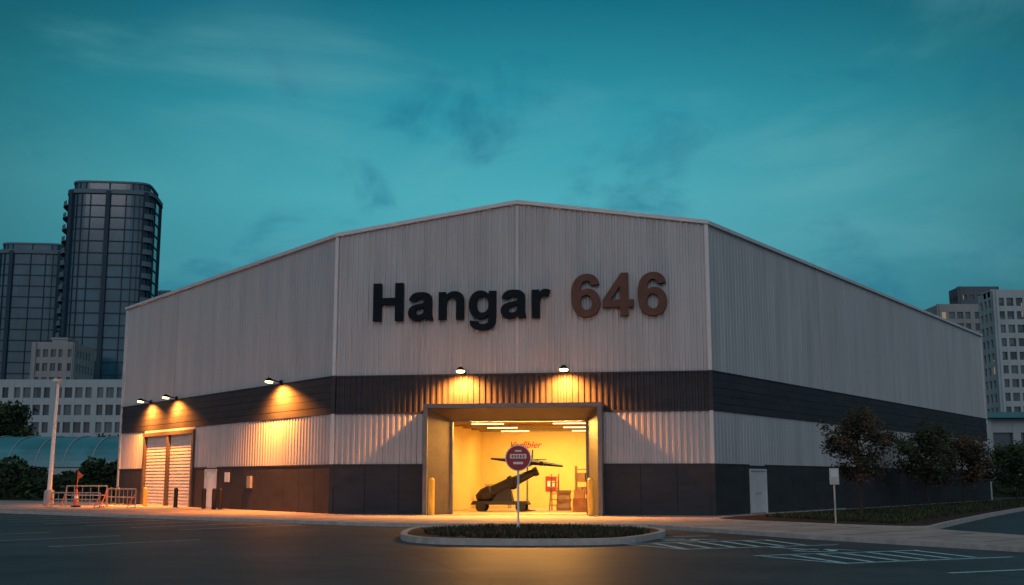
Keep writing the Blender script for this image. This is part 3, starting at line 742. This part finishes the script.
sm=nt.nodes.new('ShaderNodeVectorMath'); sm.operation='SCALE'; nt.links.new(rp.outputs[0],sm.inputs[0]); nt.links.new(mr.outputs[0],sm.inputs['Scale'])
def noise(scale,sc3,det,rough,dist,off=(0,0,0)):
    mp=nt.nodes.new('ShaderNodeMapping'); mp.inputs['Scale'].default_value=sc3; mp.inputs['Rotation'].default_value=(0,.12,0); mp.inputs['Location'].default_value=off; nt.links.new(tcn.outputs['Generated'],mp.inputs[0])
    cn=nt.nodes.new('ShaderNodeTexNoise'); cn.inputs['Scale'].default_value=scale; cn.inputs['Detail'].default_value=det; cn.inputs['Roughness'].default_value=rough; cn.inputs['Distortion'].default_value=dist
    nt.links.new(mp.outputs[0],cn.inputs['Vector']); return cn
def rng(src,a,b,t):
    c=nt.nodes.new('ShaderNodeMapRange'); c.interpolation_type='SMOOTHSTEP'; c.inputs['From Min'].default_value=a; c.inputs['From Max'].default_value=b; c.inputs['To Max'].default_value=t; nt.links.new(src,c.inputs['Value']); return c.outputs[0]
n1=noise(5.5,(1.3,1.3,2.4),7,.55,.5,(.35,.2,.1)); f1=rng(n1.outputs['Fac'],.51,.72,.7)
mx=nt.nodes.new('ShaderNodeMix'); mx.data_type='RGBA'; nt.links.new(f1,mx.inputs['Factor']); nt.links.new(sm.outputs[0],mx.inputs['A']); mx.inputs['B'].default_value=(.010,.15,.25,1)
n2=noise(2.2,(1.2,1.2,4.0),6,.55,.6,(3,1,2)); f2=rng(n2.outputs['Fac'],.46,.72,.34)
mx2=nt.nodes.new('ShaderNodeMix'); mx2.data_type='RGBA'; nt.links.new(f2,mx2.inputs['Factor']); nt.links.new(mx.outputs['Result'],mx2.inputs['A']); mx2.inputs['B'].default_value=(.14,.41,.47,1)
# sky opposite the afterglow (behind the viewer): grey dusk
mr2=nt.nodes.new('ShaderNodeMapRange'); mr2.inputs['From Min'].default_value=.35; mr2.inputs['From Max'].default_value=-.5; nt.links.new(sep.outputs['Y'],mr2.inputs['Value'])
mx3=nt.nodes.new('ShaderNodeMix'); mx3.data_type='RGBA'; nt.links.new(mr2.outputs[0],mx3.inputs['Factor']); nt.links.new(mx2.outputs['Result'],mx3.inputs['A']); mx3.inputs['B'].default_value=(.33,.40,.47,1)
sk=nt.nodes.new('ShaderNodeTexSky'); sk.sky_type='NISHITA'; sk.sun_disc=False; sk.sun_elevation=math.radians(2); sk.sun_rotation=math.radians(200)
s2=nt.nodes.new('ShaderNodeVectorMath'); s2.operation='SCALE'; s2.inputs['Scale'].default_value=.003; nt.links.new(sk.outputs[0],s2.inputs[0])
ad=nt.nodes.new('ShaderNodeVectorMath'); ad.operation='ADD'; nt.links.new(mx3.outputs['Result'],ad.inputs[0]); nt.links.new(s2.outputs[0],ad.inputs[1])
nt.links.new(ad.outputs[0],bg.inputs['Color']); bg.inputs['Strength'].default_value=1.0

sl=bpy.data.lights.new('sun','SUN'); sl.energy=.28; sl.angle=math.radians(25); sl.color=(1,.86,.84)
so=bpy.data.objects.new('sun',sl); sc.collection.objects.link(so)
so.rotation_euler=Vector((.12,.89,-.42)).to_track_quat('-Z','Y').to_euler()

# ---------------------------------------------------------------- camera
cam=bpy.data.cameras.new('camera'); cam.sensor_width=36; cam.lens=1144/1024*36; cam.clip_end=6000; cam.clip_start=.1
co=bpy.data.objects.new('camera',cam); sc.collection.objects.link(co); co.location=(0,0,1.6); co.rotation_euler=(math.radians(90+9.31),0,0)
sc.camera=co
